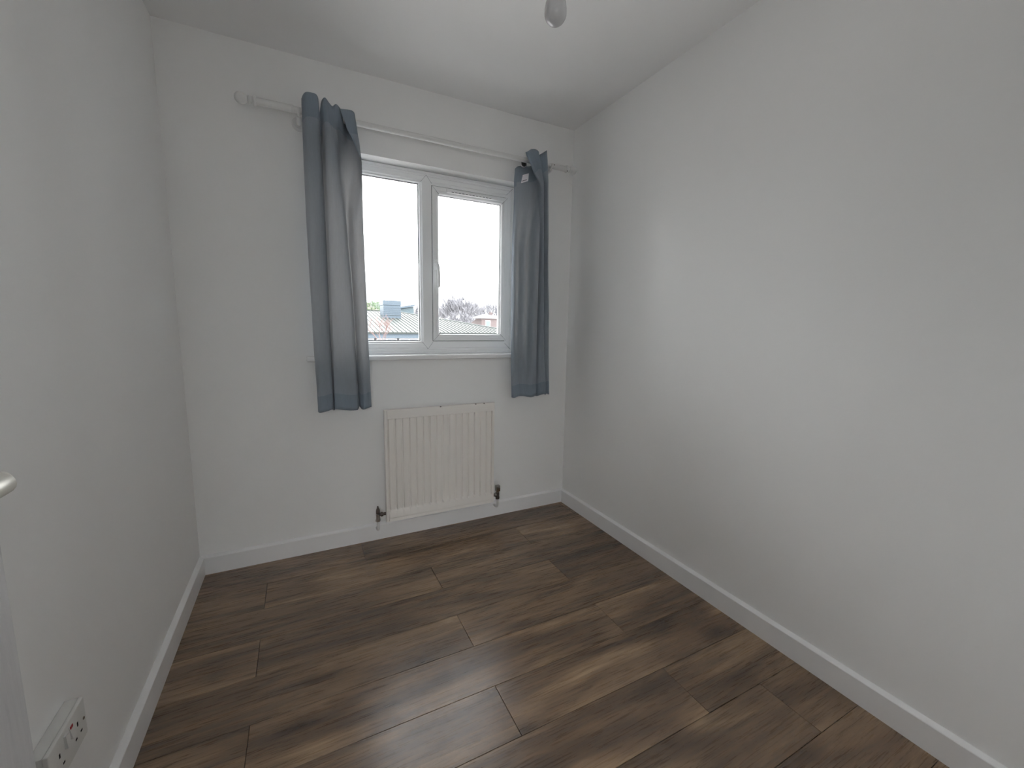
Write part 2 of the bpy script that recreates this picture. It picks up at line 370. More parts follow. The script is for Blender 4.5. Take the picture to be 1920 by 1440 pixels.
# ------------------------------------------------------------------ window
win = thing('window_1', ((WX0+WX1)/2, 0.08, WZ0), 'white plastic double-glazed window with fixed left light and opening right sash', kind='structure')
YF = 0.080
def mitred(bm, x0, x1, z0, z1, prof):
    """prof: list of (inset, y) closed loop swept round a rectangle with mitred corners"""
    rings = []
    for i, y in prof:
        rings.append([bm.verts.new(p) for p in ((x0+i, y, z0+i), (x1-i, y, z0+i), (x1-i, y, z1-i), (x0+i, y, z1-i))])
    n = len(prof)
    for a in range(n):
        A, C = rings[a], rings[(a+1) % n]
        for k in range(4): bm.faces.new((A[k], A[(k+1) % 4], C[(k+1) % 4], C[k]))
FZ0, FZ1 = 1.040, 2.030
MX = 1.1385
# outer frame + mullion: one bar profile round each of the two lights
b = B(); fwid = 0.062
mitred(b, WX0+0.001, WX1-0.001, FZ0, FZ1, [(0, YF), (0.012, YF), (0.014, YF+0.004), (0.022, YF+0.004), (0.026, YF-0.002), (0.048, YF-0.002), (0.054, YF+0.006), (0.058, YF+0.022), (0.058, YF+0.07), (0, YF+0.07)])
mitred(b, 1.1655, 1.6335, 1.1055, 1.9605, [(-0.018, YF-0.0018), (-0.0030, YF-0.0018), (-0.0030, YF+0.06), (-0.018, YF+0.06)])
obj('frame', b, M['upvc'], win, ang=0.35)
b = B()
prof = [(-0.041, YF+0.05), (-0.041, YF+0.020), (-0.036, YF+0.007), (-0.028, YF-0.002), (0.020, YF-0.002), (0.026, YF+0.004), (0.032, YF+0.006), (0.032, YF+0.05)]
ra = [b.verts.new((MX+p[0], p[1], FZ0+0.05)) for p in prof]; rb = [b.verts.new((MX+p[0], p[1], FZ1-0.05)) for p in prof]
for k in range(len(prof)): b.faces.new((ra[k], ra[(k+1) % len(prof)], rb[(k+1) % len(prof)], rb[k]))
# V-shaped feet of the mullion into the frame
for sgn, zt, ze in ((1, FZ0+0.05, FZ0+0.018), (-1, FZ1-0.05, FZ1-0.018)):
    pts = [(MX-0.028, zt), (MX+0.020, zt), (MX-0.004, ze)]
    f_ = [b.verts.new((x, YF-0.0026, z)) for x, z in pts]; g_ = [b.verts.new((x, YF+0.02, z)) for x, z in pts]
    b.faces.new(f_); b.faces.new(g_[::-1])
    for k in range(3): b.faces.new((f_[k], f_[(k+1) % 3], g_[(k+1) % 3], g_[k]))
obj('mullion', b, M['upvc'], win, ang=0.35)
def strip(bm, p, q, wd, y0_, y1_):
    p, q = Vector((p[0], 0, p[1])), Vector((q[0], 0, q[1])); d = (q-p).normalized(); n_ = Vector((-d.z, 0, d.x))*wd/2
    A = [bm.verts.new((v.x, y0_, v.z)) for v in (p+n_, q+n_, q-n_, p-n_)]; C = [bm.verts.new((v.x, y1_, v.z)) for v in (p+n_, q+n_, q-n_, p-n_)]
    bm.faces.new(A); bm.faces.new(C[::-1])
    for k in range(4): bm.faces.new((A[k], A[(k+1) % 4], C[(k+1) % 4], C[k]))
b = B()
for p, q in (((MX-0.036, FZ0+0.058), (MX-0.004, FZ0+0.018)), ((MX+0.026, FZ0+0.058), (MX-0.004, FZ0+0.018)),
             ((MX-0.036, FZ1-0.058), (MX-0.004, FZ1-0.018)), ((MX+0.026, FZ1-0.058), (MX-0.004, FZ1-0.018)),
             ((WX1-0.05, FZ0+0.05), (WX1-0.008, FZ0+0.010)), ((WX1-0.05, FZ1-0.05), (WX1-0.008, FZ1-0.010))):
    strip(b, p, q, 0.0016, YF-0.0032, YF+0.004)
obj('mitre_joint', b, M['joint'], win, smooth=False)
# fixed light: bead, gasket, pane
lx0, lx1, lz0, lz1 = WX0+0.055, MX-0.036, FZ0+0.055, FZ1-0.055
b = B(); mitred(b, lx0, lx1, lz0, lz1, [(0, YF+0.006), (0.004, YF+0.008), (0.010, YF+0.022), (0.010, YF+0.045), (0, YF+0.045)])
obj('glazing_bead', b, M['upvc'], win, ang=0.35)
b = B(); mitred(b, lx0+0.0095, lx1-0.0095, lz0+0.0095, lz1-0.0095, [(0, YF+0.019), (0.0025, YF+0.021), (0.0025, YF+0.026), (0, YF+0.026)])
obj('gasket', b, M['gasket'], win)
b = B(); box(b, lx0+0.005, lx1-0.005, YF+0.026, YF+0.030, lz0+0.005, lz1-0.005); g_ = obj('pane', b, M['glass'], win, smooth=False)
# opening sash
sx0, sx1, sz0, sz1 = 1.1655, 1.6335, 1.1055, 1.9605
b = B(); sw = 0.040
YS = YF-0.008
mitred(b, sx0, sx1, sz0, sz1, [(0, YS+0.012), (0, YS+0.002), (0.002, YS), (0.020, YS), (0.024, YS+0.003), (0.034, YS+0.006), (sw, YS+0.018), (sw, YS+0.05), (0, YS+0.05)])
sash = obj('sash', b, M['upvc'], win, ang=0.35)
b = B(); mitred(b, sx0-0.004, sx1+0.004, sz0-0.004, sz1+0.004, [(0, YS+0.0085), (0.005, YS+0.0085), (0.005, YS+0.012), (0, YS+0.012)])
obj('shadow_gasket', b, M['gasket'], sash)
b = B(); mitred(b, sx0+sw-0.0005, sx1-sw+0.0005, sz0+sw-0.0005, sz1-sw+0.0005, [(0, YS+0.020), (0.0025, YS+0.022), (0.0025, YS+0.028), (0, YS+0.028)])
obj('gasket', b, M['gasket'], sash)
b = B(); box(b, sx0+sw-0.004, sx1-sw+0.004, YS+0.028, YS+0.032, sz0+sw-0.004, sz1-sw+0.004); obj('pane', b, M['glass'], sash, smooth=False)
b = B()
for p, q in (((sx0+0.001, sz0+0.001), (sx0+sw, sz0+sw)), ((sx1-0.001, sz0+0.001), (sx1-sw, sz0+sw)), ((sx0+0.001, sz1-0.001), (sx0+sw, sz1-sw)), ((sx1-0.001, sz1-0.001), (sx1-sw, sz1-sw))):
    strip(b, p, q, 0.0014, YS-0.0004, YS+0.010)
obj('mitre_joint', b, M['joint'], sash, smooth=False)
# trickle vent
b = B(); vz = 1.943
box(b, 1.246, 1.560, YS-0.012, YS+0.002, vz-0.009, vz+0.012); bevel(b, 0.004, 2)
vent = obj('trickle_vent', b, M['upvc'], sash)
# slots of the vent: dark dashes sit on its lower lip (thing > part > sub-part limit, so on the sash)
b = B()
for k in range(12):
    x = 1.275+k*0.021; box(b, x, x+0.013, YS-0.0125, YS-0.011, vz-0.005, vz-0.0025)
obj('vent_slots', b, M['gasket'], sash, smooth=False)
# espagnolette handle
b = B(); hx = 1.182
box(b, hx-0.012, hx+0.012, YS-0.010, YS+0.001, 1.505, 1.565); bevel(b, 0.005, 3)
tube(b, [(hx+0.001, YS-0.004, 1.540), (hx+0.002, YS-0.024, 1.537), (hx+0.003, YS-0.034, 1.520), (hx+0.006, YS-0.037, 1.49), (hx+0.008, YS-0.036, 1.44), (hx+0.008, YS-0.034, 1.415), (hx+0.008, YS-0.033, 1.408)], [0.010, 0.011, 0.0105, 0.009, 0.009, 0.009, 0.004], 12)
h_ = obj('window_handle', b, M['upvc'], sash)
b = B(); lathe(b, [(0.0005, 0.0), (0.0035, 0.0), (0.0035, -0.001), (0.0005, -0.001)], (hx+0.002, YS-0.0345, 1.533), 'y', 10); obj('lock_hole', b, M['hole'], sash)
# sill
b = B(); box(b, WX0+0.002, WX1-0.002, -0.02, YF+0.001, 1.006, 1.030); 
obj('sill_board', b, M['gloss'], win, smooth=False)
b = B(); box(b, 0.4975, 1.728, -0.032, 0.0, 1.004, 1.0302); bevel(b, 0.006, 3); obj('window_sill', b, M['gloss'], win)
b = B(); box(b, WX0+0.002, WX1-0.002, YF-0.010, YF+0.002, 1.0302, 1.041); bevel(b, 0.003, 2); obj('sill_trim', b, M['upvc'], win)
b = B(); box(b, WX0, WX1, YF+0.07, 0.33, 0.985, 1.02); obj('outer_sill', b, M['upvc'], win, smooth=False)

# ------------------------------------------------------------------ curtain pole
RY, RZ = -0.08, 2.134
pole = thing('curtain_pole', (1.1, RY, RZ), 'white painted curtain pole with ball finials above the window', 'curtain pole')
def lx(name, x0, x1, r, mat=M['rod'], n=20):
    b = B(); e = 0.002 if x1 > x0 else -0.002
    lathe(b, [(r*0.3, x0), (r-0.001, x0), (r, x0+e), (r, x1-e), (r-0.001, x1), (r*0.3, x1)], (0, RY, RZ), 'x', n); return obj(name, b, mat, pole)
lx('rod', 0.34, 1.965, 0.0135)
lx('sleeve', 0.343, 0.493, 0.0158); lx('sleeve', 1.845, 1.955, 0.0152)
lx('end_ring', 0.486, 0.496, 0.0165)
for s, xe, sg in ((1, 0.343, -1), (2, 1.952, 1)):
    b = B()
    pr = [(0.003, 0.012*-sg), (0.019, 0.010*-sg), (0.021, 0.004*-sg), (0.019, 0.0), (0.013, 0.003*sg), (0.012, 0.010*sg), (0.017, 0.014*sg), (0.0165, 0.019*sg), (0.011, 0.022*sg)]
    rball = 0.024 if sg < 0 else 0.022
    for k in range(1, 11):
        a = PI*(0.12+0.88*k/10); pr.append((max(0.001, rball*math.sin(a)), sg*(0.022+rball*0.95+(-rball)*math.cos(a))))
    lathe(b, pr, (xe, RY, RZ), 'x', 24); f = obj('finial', b, M['rod'], pole)
for xb in (0.515, 1.835):
    b = B()
    lathe(b, [(0.004, 0.0), (0.030, 0.0), (0.030, -0.008), (0.022, -0.014), (0.004, -0.014)], (xb, 0, 2.105), 'y', 24)
    tube(b, [(xb, -0.008, 2.105), (xb, -0.05, 2.105), (xb, -0.066, 2.108), (xb, -0.08, 2.112)], 0.010, 14)
    arc = [(xb, RY+0.019*math.cos(a), RZ+0.019*math.sin(a)) for a in [PI*(0.95+1.1*k/12) for k in range(13)]]
    tube(b, arc, 0.006, 10)
    obj('bracket', b, M['rod'], pole)
for (x, dz) in ((1.852, 0.002), (1.944, -0.016)):
    b = B(); lathe(b, [(0.0005, 0), (0.0032, 0), (0.0026, -0.0015), (0.0005, -0.0015)], (x, RY-0.0150, RZ+dz), 'y', 10); obj('screw', b, M['screw'], pole)

# ------------------------------------------------------------------ curtains
def cr(p0, p1, p2, p3, t):
    return 0.5*((2*p1)+(-p0+p2)*t+(2*p0-5*p1+4*p2-p3)*t*t+(-p0+3*p1-3*p2+p3)*t**3)
def curtain(root, levels, ztops, zbot, sub=7, nz=72, wr=0.0012, seed=1, hole=None):
    import mathutils.noise as mn
    zs = [l[0] for l in levels]; nC = len(levels[0][1])
    def ctrl(i, z):
        if z >= zs[0]: return Vector(levels[0][1][i])
        for k in range(len(zs)-1):
            if z >= zs[k+1]:
                t = (zs[k]-z)/(zs[k]-zs[k+1])
                P = [Vector(levels[min(max(j, 0), len(zs)-1)][1][i]) for j in (k-1, k, k+1, k+2)]
                t = t*t*(3-2*t)*0.5+t*0.5
                return P[1].lerp(P[2], t)
        return Vector(levels[-1][1][i])
    b = B(); grid = []
    nu = (nC-1)*sub+1
    zt = []
    for j in range(nu):
        i = min(j//sub, nC-2); t = (j-i*sub)/sub
        P = [ztops[min(max(k, 0), nC-1)] for k in (i-1, i, i+1, i+2)]
        zt.append(cr(*P, t))
    zb_ = [zbot+0.006*math.sin(j*0.21+seed) for j in range(nu)]
    for r in range(nz+1):
        row = []; fr = r/nz
        for j in range(nu):
            i = min(j//sub, nC-2); t = (j-i*sub)/sub
            z = zt[j]+(zb_[j]-zt[j])*fr
            zc = levels[0][0]+(zbot-levels[0][0])*fr
            P = [ctrl(min(max(k, 0), nC-1), zc) for k in (i-1, i, i+1, i+2)]
            p = Vector((cr(P[0].x, P[1].x, P[2].x, P[3].x, t), cr(P[0].y, P[1].y, P[2].y, P[3].y, t), z))
            nz_ = mn.noise(Vector((j*0.11, z*5.0, seed*3.1)))*2.2+mn.noise(Vector((j*0.33, z*14.0, seed)))
            amp = wr*(0.6+1.6*fr)
            p.y += nz_*amp; p.x += nz_*amp*0.35
            row.append(b.verts.new(p))
        grid.append(row)
    for r in range(nz):
        for j in range(nu-1):
            vs = (grid[r][j], grid[r][j+1], grid[r+1][j+1], grid[r+1][j])
            c = sum((v.co for v in vs), Vector())/4
            if hole and (c.x-hole[0])**2+(c.z-hole[1])**2 < hole[2]**2 and hole[3] <= j <= hole[4]: continue
            f = b.faces.new(vs)
            dz = zt[j]-c.z
            f.material_index = 1 if (dz < 0.10 or c.z < zbot+0.075 or j < 2 or j > nu-4) else 0
    panel = obj('cloth_panel', b, [M['cloth'], M['cloth2']], root, ang=3.2)
    sm = panel.modifiers.new('thickness', 'SOLIDIFY'); sm.thickness = 0.0016; sm.offset = 0
    return panel
LL = [
 (2.20, [(.560,-.050),(.534,-.062),(.531,-.100),(.545,-.127),(.580,-.128),(.594,-.120),(.598,-.104),(.602,-.098),(.607,-.104),(.613,-.122),(.624,-.130),(.640,-.118),(.654,-.112),(.670,-.116),(.690,-.104),(.712,-.060),(.750,-.070),(.742,-.112),(.684,-.134)]),
 (2.13, [(.560,-.050),(.533,-.062),(.530,-.100),(.545,-.127),(.580,-.128),(.594,-.120),(.598,-.102),(.602,-.096),(.607,-.102),(.614,-.122),(.627,-.130),(.645,-.120),(.662,-.114),(.680,-.112),(.697,-.100),(.716,-.050),(.755,-.066),(.754,-.110),(.706,-.134)]),
 (2.06, [(.556,-.045),(.531,-.060),(.530,-.100),(.545,-.127),(.580,-.126),(.596,-.108),(.600,-.064),(.605,-.050),(.611,-.066),(.617,-.112),(.634,-.130),(.656,-.120),(.674,-.108),(.682,-.070),(.700,-.048),(.735,-.042),(.763,-.064),(.766,-.106),(.740,-.130)]),
 (1.99, [(.555,-.040),(.530,-.058),(.529,-.100),(.545,-.127),(.580,-.126),(.596,-.105),(.601,-.060),(.607,-.042),(.613,-.060),(.618,-.110),(.638,-.128),(.664,-.115),(.676,-.060),(.692,-.044),(.725,-.040),(.757,-.052),(.770,-.080),(.773,-.105),(.771,-.122)]),
 (1.70, [(.550,-.040),(.529,-.058),(.527,-.100),(.542,-.122),(.580,-.120),(.598,-.100),(.603,-.068),(.608,-.055),(.613,-.070),(.618,-.106),(.650,-.124),(.684,-.114),(.694,-.075),(.702,-.052),(.712,-.060),(.722,-.095),(.738,-.118),(.760,-.122),(.772,-.110)]),
 (1.20, [(.552,-.040),(.533,-.058),(.531,-.098),(.545,-.118),(.582,-.118),(.599,-.102),(.604,-.080),(.608,-.066),(.612,-.082),(.617,-.106),(.655,-.122),(.700,-.116),(.714,-.088),(.719,-.062),(.725,-.072),(.730,-.098),(.742,-.118),(.765,-.121),(.777,-.108)]),
 (0.76, [(.560,-.045),(.541,-.062),(.538,-.100),(.552,-.120),(.586,-.120),(.600,-.110),(.606,-.092),(.609,-.080),(.612,-.094),(.617,-.112),(.660,-.124),(.708,-.118),(.722,-.098),(.727,-.078),(.733,-.086),(.739,-.102),(.750,-.118),(.772,-.119),(.784,-.106)]),
]
ZL = [2.190,2.190,2.180,2.194,2.198,2.190,2.160,2.138,2.170,2.184,2.190,2.178,2.170,2.180,2.168,2.165,2.150,2.168,2.156]
cl = thing('curtain', (0.65, -0.08, 0.76), 'blue-grey eyelet curtain with wide folds at the left side of the window', 'curtain', 'pair of window curtains')
curtain(cl, LL, ZL, 0.770, seed=1)
LR = [
 (2.19, [(1.612,-.058),(1.632,-.060),(1.668,-.060),(1.705,-.056),(1.738,-.056),(1.748,-.080),(1.722,-.112),(1.668,-.134),(1.636,-.140),(1.640,-.152),(1.664,-.150),(1.678,-.134),(1.700,-.134),(1.726,-.126),(1.733,-.106),(1.742,-.102),(1.762,-.112),(1.785,-.116),(1.806,-.075)]),
 (2.11, [(1.604,-.064),(1.626,-.066),(1.664,-.066),(1.702,-.062),(1.738,-.060),(1.752,-.076),(1.746,-.106),(1.710,-.128),(1.684,-.134),(1.688,-.146),(1.706,-.146),(1.716,-.132),(1.734,-.132),(1.750,-.124),(1.755,-.104),(1.760,-.098),(1.776,-.108),(1.796,-.112),(1.814,-.070)]),
 (2.03, [(1.594,-.090),(1.614,-.110),(1.655,-.114),(1.698,-.104),(1.732,-.086),(1.750,-.082),(1.758,-.100),(1.752,-.116),(1.744,-.122),(1.746,-.132),(1.752,-.136),(1.762,-.130),(1.768,-.118),(1.774,-.098),(1.778,-.080),(1.786,-.088),(1.800,-.108),(1.813,-.096),(1.824,-.055)]),
 (1.70, [(1.588,-.086),(1.596,-.112),(1.622,-.104),(1.650,-.132),(1.688,-.102),(1.722,-.126),(1.752,-.112),(1.761,-.090),(1.764,-.078),(1.768,-.090),(1.774,-.106),(1.784,-.108),(1.792,-.092),(1.796,-.070),(1.801,-.066),(1.808,-.082),(1.820,-.096),(1.830,-.085),(1.838,-.055)]),
 (1.20, [(1.589,-.086),(1.596,-.112),(1.620,-.104),(1.650,-.132),(1.686,-.102),(1.718,-.126),(1.748,-.114),(1.757,-.096),(1.760,-.082),(1.765,-.092),(1.774,-.108),(1.792,-.112),(1.808,-.098),(1.813,-.080),(1.818,-.076),(1.824,-.086),(1.838,-.096),(1.852,-.080),(1.860,-.055)]),
 (0.76, [(1.600,-.085),(1.608,-.110),(1.634,-.108),(1.660,-.122),(1.690,-.112),(1.720,-.122),(1.748,-.116),(1.757,-.102),(1.760,-.090),(1.765,-.098),(1.776,-.112),(1.800,-.116),(1.826,-.104),(1.833,-.090),(1.838,-.086),(1.844,-.094),(1.856,-.098),(1.868,-.080),(1.874,-.055)]),
]
ZR = [2.085,2.102,2.108,2.115,2.130,2.150,2.165,2.160,2.150,2.150,2.168,2.176,2.180,2.174,2.166,2.168,2.180,2.196,2.205]
cr_ = thing('curtain', (1.73, -0.08, 0.76), 'blue-grey eyelet curtain with a white tag, right side of the window near the corner', 'curtain', 'pair of window curtains')
curtain(cr_, LR, ZR, 0.775, seed=4)
# visible eyelet: pale ring, and a black disc painting the shade inside it
b = B()
ring = [(1.660+0.017*math.cos(a), -0.0735, 2.113+0.017*math.sin(a)) for a in [2*PI*k/24 for k in range(25)]]
tube(b, ring, 0.0035, 8, caps=False); ey = obj('eyelet', b, M['eyelet'], cr_)
b = B(); lathe(b, [(0.0005, 0.0), (0.016, 0.0), (0.016, -0.001), (0.0005, -0.001)], (1.660, -0.0735, 2.113), 'y', 24); obj('eyelet_shade_disc', b, M['hole'], ey)
# care tag pinned to the cloth
def patch(px_list, Y, mat, name, parent, th=0.0012):
    b = B(); f_ = [at(x, y, Y) for x, y in px_list]
    A = [b.verts.new(p) for p in f_]; C = [b.verts.new(p+Vector((0, th, 0))) for p in f_]
    b.faces.new(A); b.faces.new(C[::-1]); n_ = len(A)
    for k in range(n_): b.faces.new((A[k], A[(k+1) % n_], C[(k+1) % n_], C[k]))
    return obj(name, b, mat, parent, smooth=False)
tg = patch([(980.3, 328), (991.8, 324.8), (990.2, 339.5), (977, 343.3)], -0.1265, M['tag'], 'care_tag', cr_)
b = B(); rnd = random.Random(3)
for k in range(6):
    u = k/6; q0 = at(979+u*9.6, 340.2-u*2.6, -0.1278); q1 = at(979+u*9.6+1.1, 340.2-u*2.6-0.3, -0.1278); hgt = 0.0035+0.0015*rnd.random()
    vv = [b.verts.new(p) for p in (q0, q1, q1+Vector((0, 0, hgt)), q0+Vector((0, 0, hgt)))]; b.faces.new(vv)
obj('tag_print', b, M['ink'], tg, smooth=False)

# ------------------------------------------------------------------ radiator
rd = thing('radiator', (1.167, -0.06, 0.125), 'white ribbed single-panel radiator mounted on the wall under the window', 'radiator')
rx0, rx1, rz0, rz1, ry = 0.848, 1.487, 0.124, 0.747, -0.092
b = B()
xs = []; ncol = 16; px0, px1 = rx0+0.018, rx1-0.016; cw = (px1-px0)/ncol
for c in range(ncol):
    for u in (0.0, 0.07, 0.16, 0.26, 0.5, 0.74, 0.84, 0.93): xs.append((px0+(c+u)*cw, u))
xs = [(rx0+0.002, -1), (rx0+0.007, -1), (rx0+0.0135, -1), (rx0+0.016, -1)]+xs+[(px1, 0.0), (rx1-0.0145, -1), (rx1-0.007, -1), (rx1-0.002, -1)]
zpro = [rz0+0.002, rz0+0.014, rz0+0.018, rz0+0.022, rz0+0.058, rz0+0.064, rz0+0.070, rz0+0.078, rz0+0.25, rz0+0.45, rz1-0.066, rz1-0.056, rz1-0.0515, rz1-0.049, rz1-0.045, rz1-0.010, rz1-0.002]
def depth(x, u, z):
    y = ry
    inner = rz0+0.060 < z < rz1-0.050
    if u < 0: 
        return ry+0.0005 if not (rx0+0.010 < x < rx0+0.0145) else ry+0.004
    if z < rz0+0.020 and z > rz0+0.013: return ry+0.0035
    if inner:
        base = ry+0.0028
        g = {0.0: 0.0145, 0.07: 0.0140, 0.16: 0.0030, 0.26: 0.0008, 0.5: 0.0, 0.74: 0.0008, 0.84: 0.0030, 0.93: 0.0140}[u]
        if z < rz0+0.070: g *= 0.5
        if z > rz1-0.058: g *= 0.9
        return base+g
    return ry
G = [[b.verts.new((x, depth(x, u, z), z)) for x, u in xs] for z in zpro]
for r in range(len(zpro)-1):
    for c in range(len(xs)-1): b.faces.new((G[r][c], G[r][c+1], G[r+1][c+1], G[r+1][c]))
obj('front_panel', b, M['radiator'], rd, ang=0.7)
b = B(); mitred(b, rx0, rx1, rz0, rz1, [(0.003, ry+0.0002), (0.0, ry+0.004), (0.0, ry+0.022), (0.004, ry+0.026), (0.009, ry+0.026), (0.009, ry+0.006)])
obj('rolled_edge', b, M['radiator'], rd, ang=0.8)
b = B(); box(b, rx0+0.012, rx1-0.012, ry+0.026, ry+0.032, rz0+0.01, rz1-0.012); box(b, rx0+0.02, rx1-0.02, ry+0.0175, ry+0.027, rz0+0.012, rz1-0.014)
obj('back_plate', b, M['radiator'], rd, smooth=False)
for x in (rx0+0.11, rx1-0.11):
    b = B(); box(b, x-0.015, x+0.015, ry+0.032, -0.0012, rz0+0.08, rz0+0.10); box(b, x-0.015, x+0.015, -0.004, -0.0012, rz0+0.08, rz1-0.1); box(b, x-0.015, x+0.015, ry+0.032, -0.0012, rz1-0.12, rz1-0.10); obj('wall_bracket', b, M['pipe'], rd, smooth=False)
for x in (1.155, 1.365, 1.418):     # small chips in the top edge
    b = B(); box(b, x-0.004, x+0.004, ry-0.0006, ry+0.004, rz1-0.0045, rz1+0.0006); obj('enamel_chip', b, M['radseam'], rd, smooth=False)
# lockshield valve, left
VY = -0.064
vx, vz = 0.807, 0.166
b = B(); lathe(b, [(0.003, -0.030), (0.011, -0.028), (0.012, -0.020), (0.0105, -0.012), (0.011, 0.0), (0.0115, 0.010), (0.008, 0.014), (0.003, 0.014)], (vx, VY, vz-0.004), 'z', 16)
lathe(b, [(0.003, -0.001), (0.0135, 0.0), (0.0135, -0.010), (0.003, -0.010)], (vx, VY, vz-0.026), 'z', 6)
v1 = obj('valve', b, M['chrome'], rd); v1['label'] = 'tarnished chrome lockshield valve at the left foot of the radiator'
b = B(); lathe(b, [(0.003, 0.0), (0.0105, 0.0), (0.0105, 0.012), (0.009, 0.022), (0.005, 0.030), (0.0035, 0.040), (0.001, 0.041)], (vx, VY, vz+0.009), 'z', 14); obj('spindle', b, M['chrome_dark'], v1)
b = B(); lathe(b, [(0.003, 0.006), (0.0075, 0.006), (0.0075, 0.014), (0.0120, 0.015), (0.0120, 0.026), (0.008, 0.027), (0.008, 0.046), (0.003, 0.046)], (vx, VY, vz), 'x', 6); obj('union_nut', b, M['chrome_dark'], v1)
# right valve with the square cap
vx2, vz2 = 1.524, 0.158
b = B(); lathe(b, [(0.003, -0.028), (0.0115, -0.027), (0.0125, -0.016), (0.0105, -0.010), (0.011, 0.0), (0.0115, 0.014), (0.003, 0.014)], (vx2, VY, vz2), 'z', 16)
v2 = obj('valve', b, M['chrome_dark'], rd); v2['label'] = 'chrome valve with a square cap at the right foot of the radiator'
b = B(); box(b, vx2-0.013, vx2+0.013, VY-0.013, VY+0.013, vz2+0.022, vz2+0.060); bevel(b, 0.003, 2); lathe(b, [(0.003, 0.012), (0.009, 0.012), (0.009, 0.024), (0.003, 0.024)], (vx2, VY, vz2), 'z', 12)
obj('valve_cap', b, M['chrome'], v2)
b = B(); lathe(b, [(0.003, -0.036), (0.008, -0.036), (0.008, -0.022), (0.0120, -0.021), (0.0120, -0.010), (0.007, -0.009), (0.003, -0.006)], (vx2, VY, vz2), 'x', 6); obj('union_nut', b, M['chrome'], v2)
for x, v_ in ((vx, v1), (vx2, v2)):
    b = B(); tube(b, [(x, VY, 0.132), (x, VY, 0.100), (x, VY+0.002, 0.088), (x, VY+0.009, 0.078), (x, VY+0.022, 0.073), (x, -0.017, 0.072)], 0.0075, 14)
    obj('pipe', b, M['pipe'], v_)

# ------------------------------------------------------------------ double socket, left wall
sk = thing('double_socket', (0.0, -1.24, 0.34), 'white double plug socket with a red switch mark low on the left wall', 'socket')
D0 = 0.030; ya, yb, za, zb = -1.352, -1.208, 0.322, 0.408
b = B(); box(b, 0.0005, D0-0.0075, ya+0.0006, yb-0.0006, za+0.0006, zb-0.0006); bevel(b, 0.0015, 2); obj('back_box', b, M['socket'], sk)
b = B(); box(b, D0-0.008, D0, ya, yb, za, zb); bevel(b, 0.003, 3); obj('face_plate', b, M['socket'], sk)
zc = (za+zb)/2
for yc in (yb-0.036, ya+0.036):
    b = B()
    box(b, D0-0.003, D0+0.0004, yc-0.002, yc+0.002, zc+0.004, zc+0.013)
    for s in (-1, 1): box(b, D0-0.003, D0+0.0004, yc+s*0.011-0.0033, yc+s*0.011+0.0033, zc-0.018, zc-0.0142)
    obj('pin_holes', b, M['hole'], sk, smooth=False)
for yc, dl in ((yb-0.0615, 1), (ya+0.0615, -1)):
    b = B(); vs = box(b, D0-0.001, D0+0.004, yc-0.0065, yc+0.0065, zc+0.004, zc+0.030)
    for v in vs:
        if v.co.x > D0 and v.co.z > zc+0.02: v.co.x -= 0.003*(1 if dl > 0 else 0)
        if v.co.x > D0 and v.co.z < zc+0.02: v.co.x += 0.001
    rk = obj('rocker_switch', b, M['socket'], sk, smooth=False)
    if dl > 0:
        b = B(); vs = box(b, D0, D0+0.0022, yc-0.005, yc+0.005, zc+0.0235, zc+0.0292); obj('red_mark', b, M['red'], rk, smooth=False)
for y in (yb-0.0123, ya+0.0123):
    b = B(); lathe(b, [(0.0004, 0.0), (0.003, 0.0), (0.003, 0.0012), (0.0004, 0.0012)], (D0, y, zc), 'x', 12); obj('screw', b, M['chrome'], sk)

# ------------------------------------------------------------------ pendant bulb
pb = at(1041, 48, -1.232); bx, by, bz = pb.x, -1.232, pb.z
pl = thing('pendant_light', (bx, by, 2.4), 'bare unlit opal bulb hanging on a white ceiling flex', 'ceiling light')
b = B(); lathe(b, [(0.004, 0.0), (0.038, 0.0), (0.038, -0.012), (0.028, -0.022), (0.010, -0.028), (0.003, -0.028)], (bx, by, 2.4), 'z', 32); obj('ceiling_rose', b, M['flex'], pl)
b = B(); tube(b, [(bx, by, 2.375), (bx, by, bz+0.165)], 0.003, 10); obj('flex', b, M['flex'], pl)
b = B(); lathe(b, [(0.003, 0.175), (0.008, 0.172), (0.012, 0.160), (0.016, 0.150), (0.017, 0.118), (0.020, 0.112), (0.020, 0.104), (0.016, 0.100), (0.003, 0.100)], (bx, by, bz), 'z', 28); obj('lamp_holder', b, M['flex'], pl)
pr = []
for k in range(0, 15):
    a = PI*0.5*k/9 if k < 9 else None
    if a is not None: pr.append((max(0.0006, 0.030*math.sin(a)), 0.030-0.030*math.cos(a)))
pr += [(0.030, 0.030), (0.0297, 0.040), (0.0275, 0.053), (0.0235, 0.067), (0.0185, 0.080), (0.0145, 0.092), (0.0135, 0.104), (0.003, 0.106)]
b = B(); lathe(b, pr, (bx, by, bz), 'z', 40); obj('bulb', b, M['bulb'], pl, ang=1.2)

# ------------------------------------------------------------------ unseen landing window, added as fill daylight from behind the camera
w2 = thing('fill_window', ((LX0+LX1)/2, -3.85, LZ0), 'unseen white plastic landing window added behind the camera to light the room', kind='structure')
b = B(); mitred(b, LX0, LX1, LZ0, LZ1, [(0, -3.83), (0.055, -3.83), (0.055, -3.89), (0, -3.89)]); box(b, (LX0+LX1)/2-0.03, (LX0+LX1)/2+0.03, -3.89, -3.83, LZ0+0.05, LZ1-0.05)
obj('frame', b, M['upvc'], w2, smooth=False)
for xa, xb in ((LX0+0.05, (LX0+LX1)/2-0.02), ((LX0+LX1)/2+0.02, LX1-0.05)):
    b = B(); box(b, xa, xb, -3.862, -3.858, LZ0+0.05, LZ1-0.05); obj('pane', b, M['glass'], w2, smooth=False)

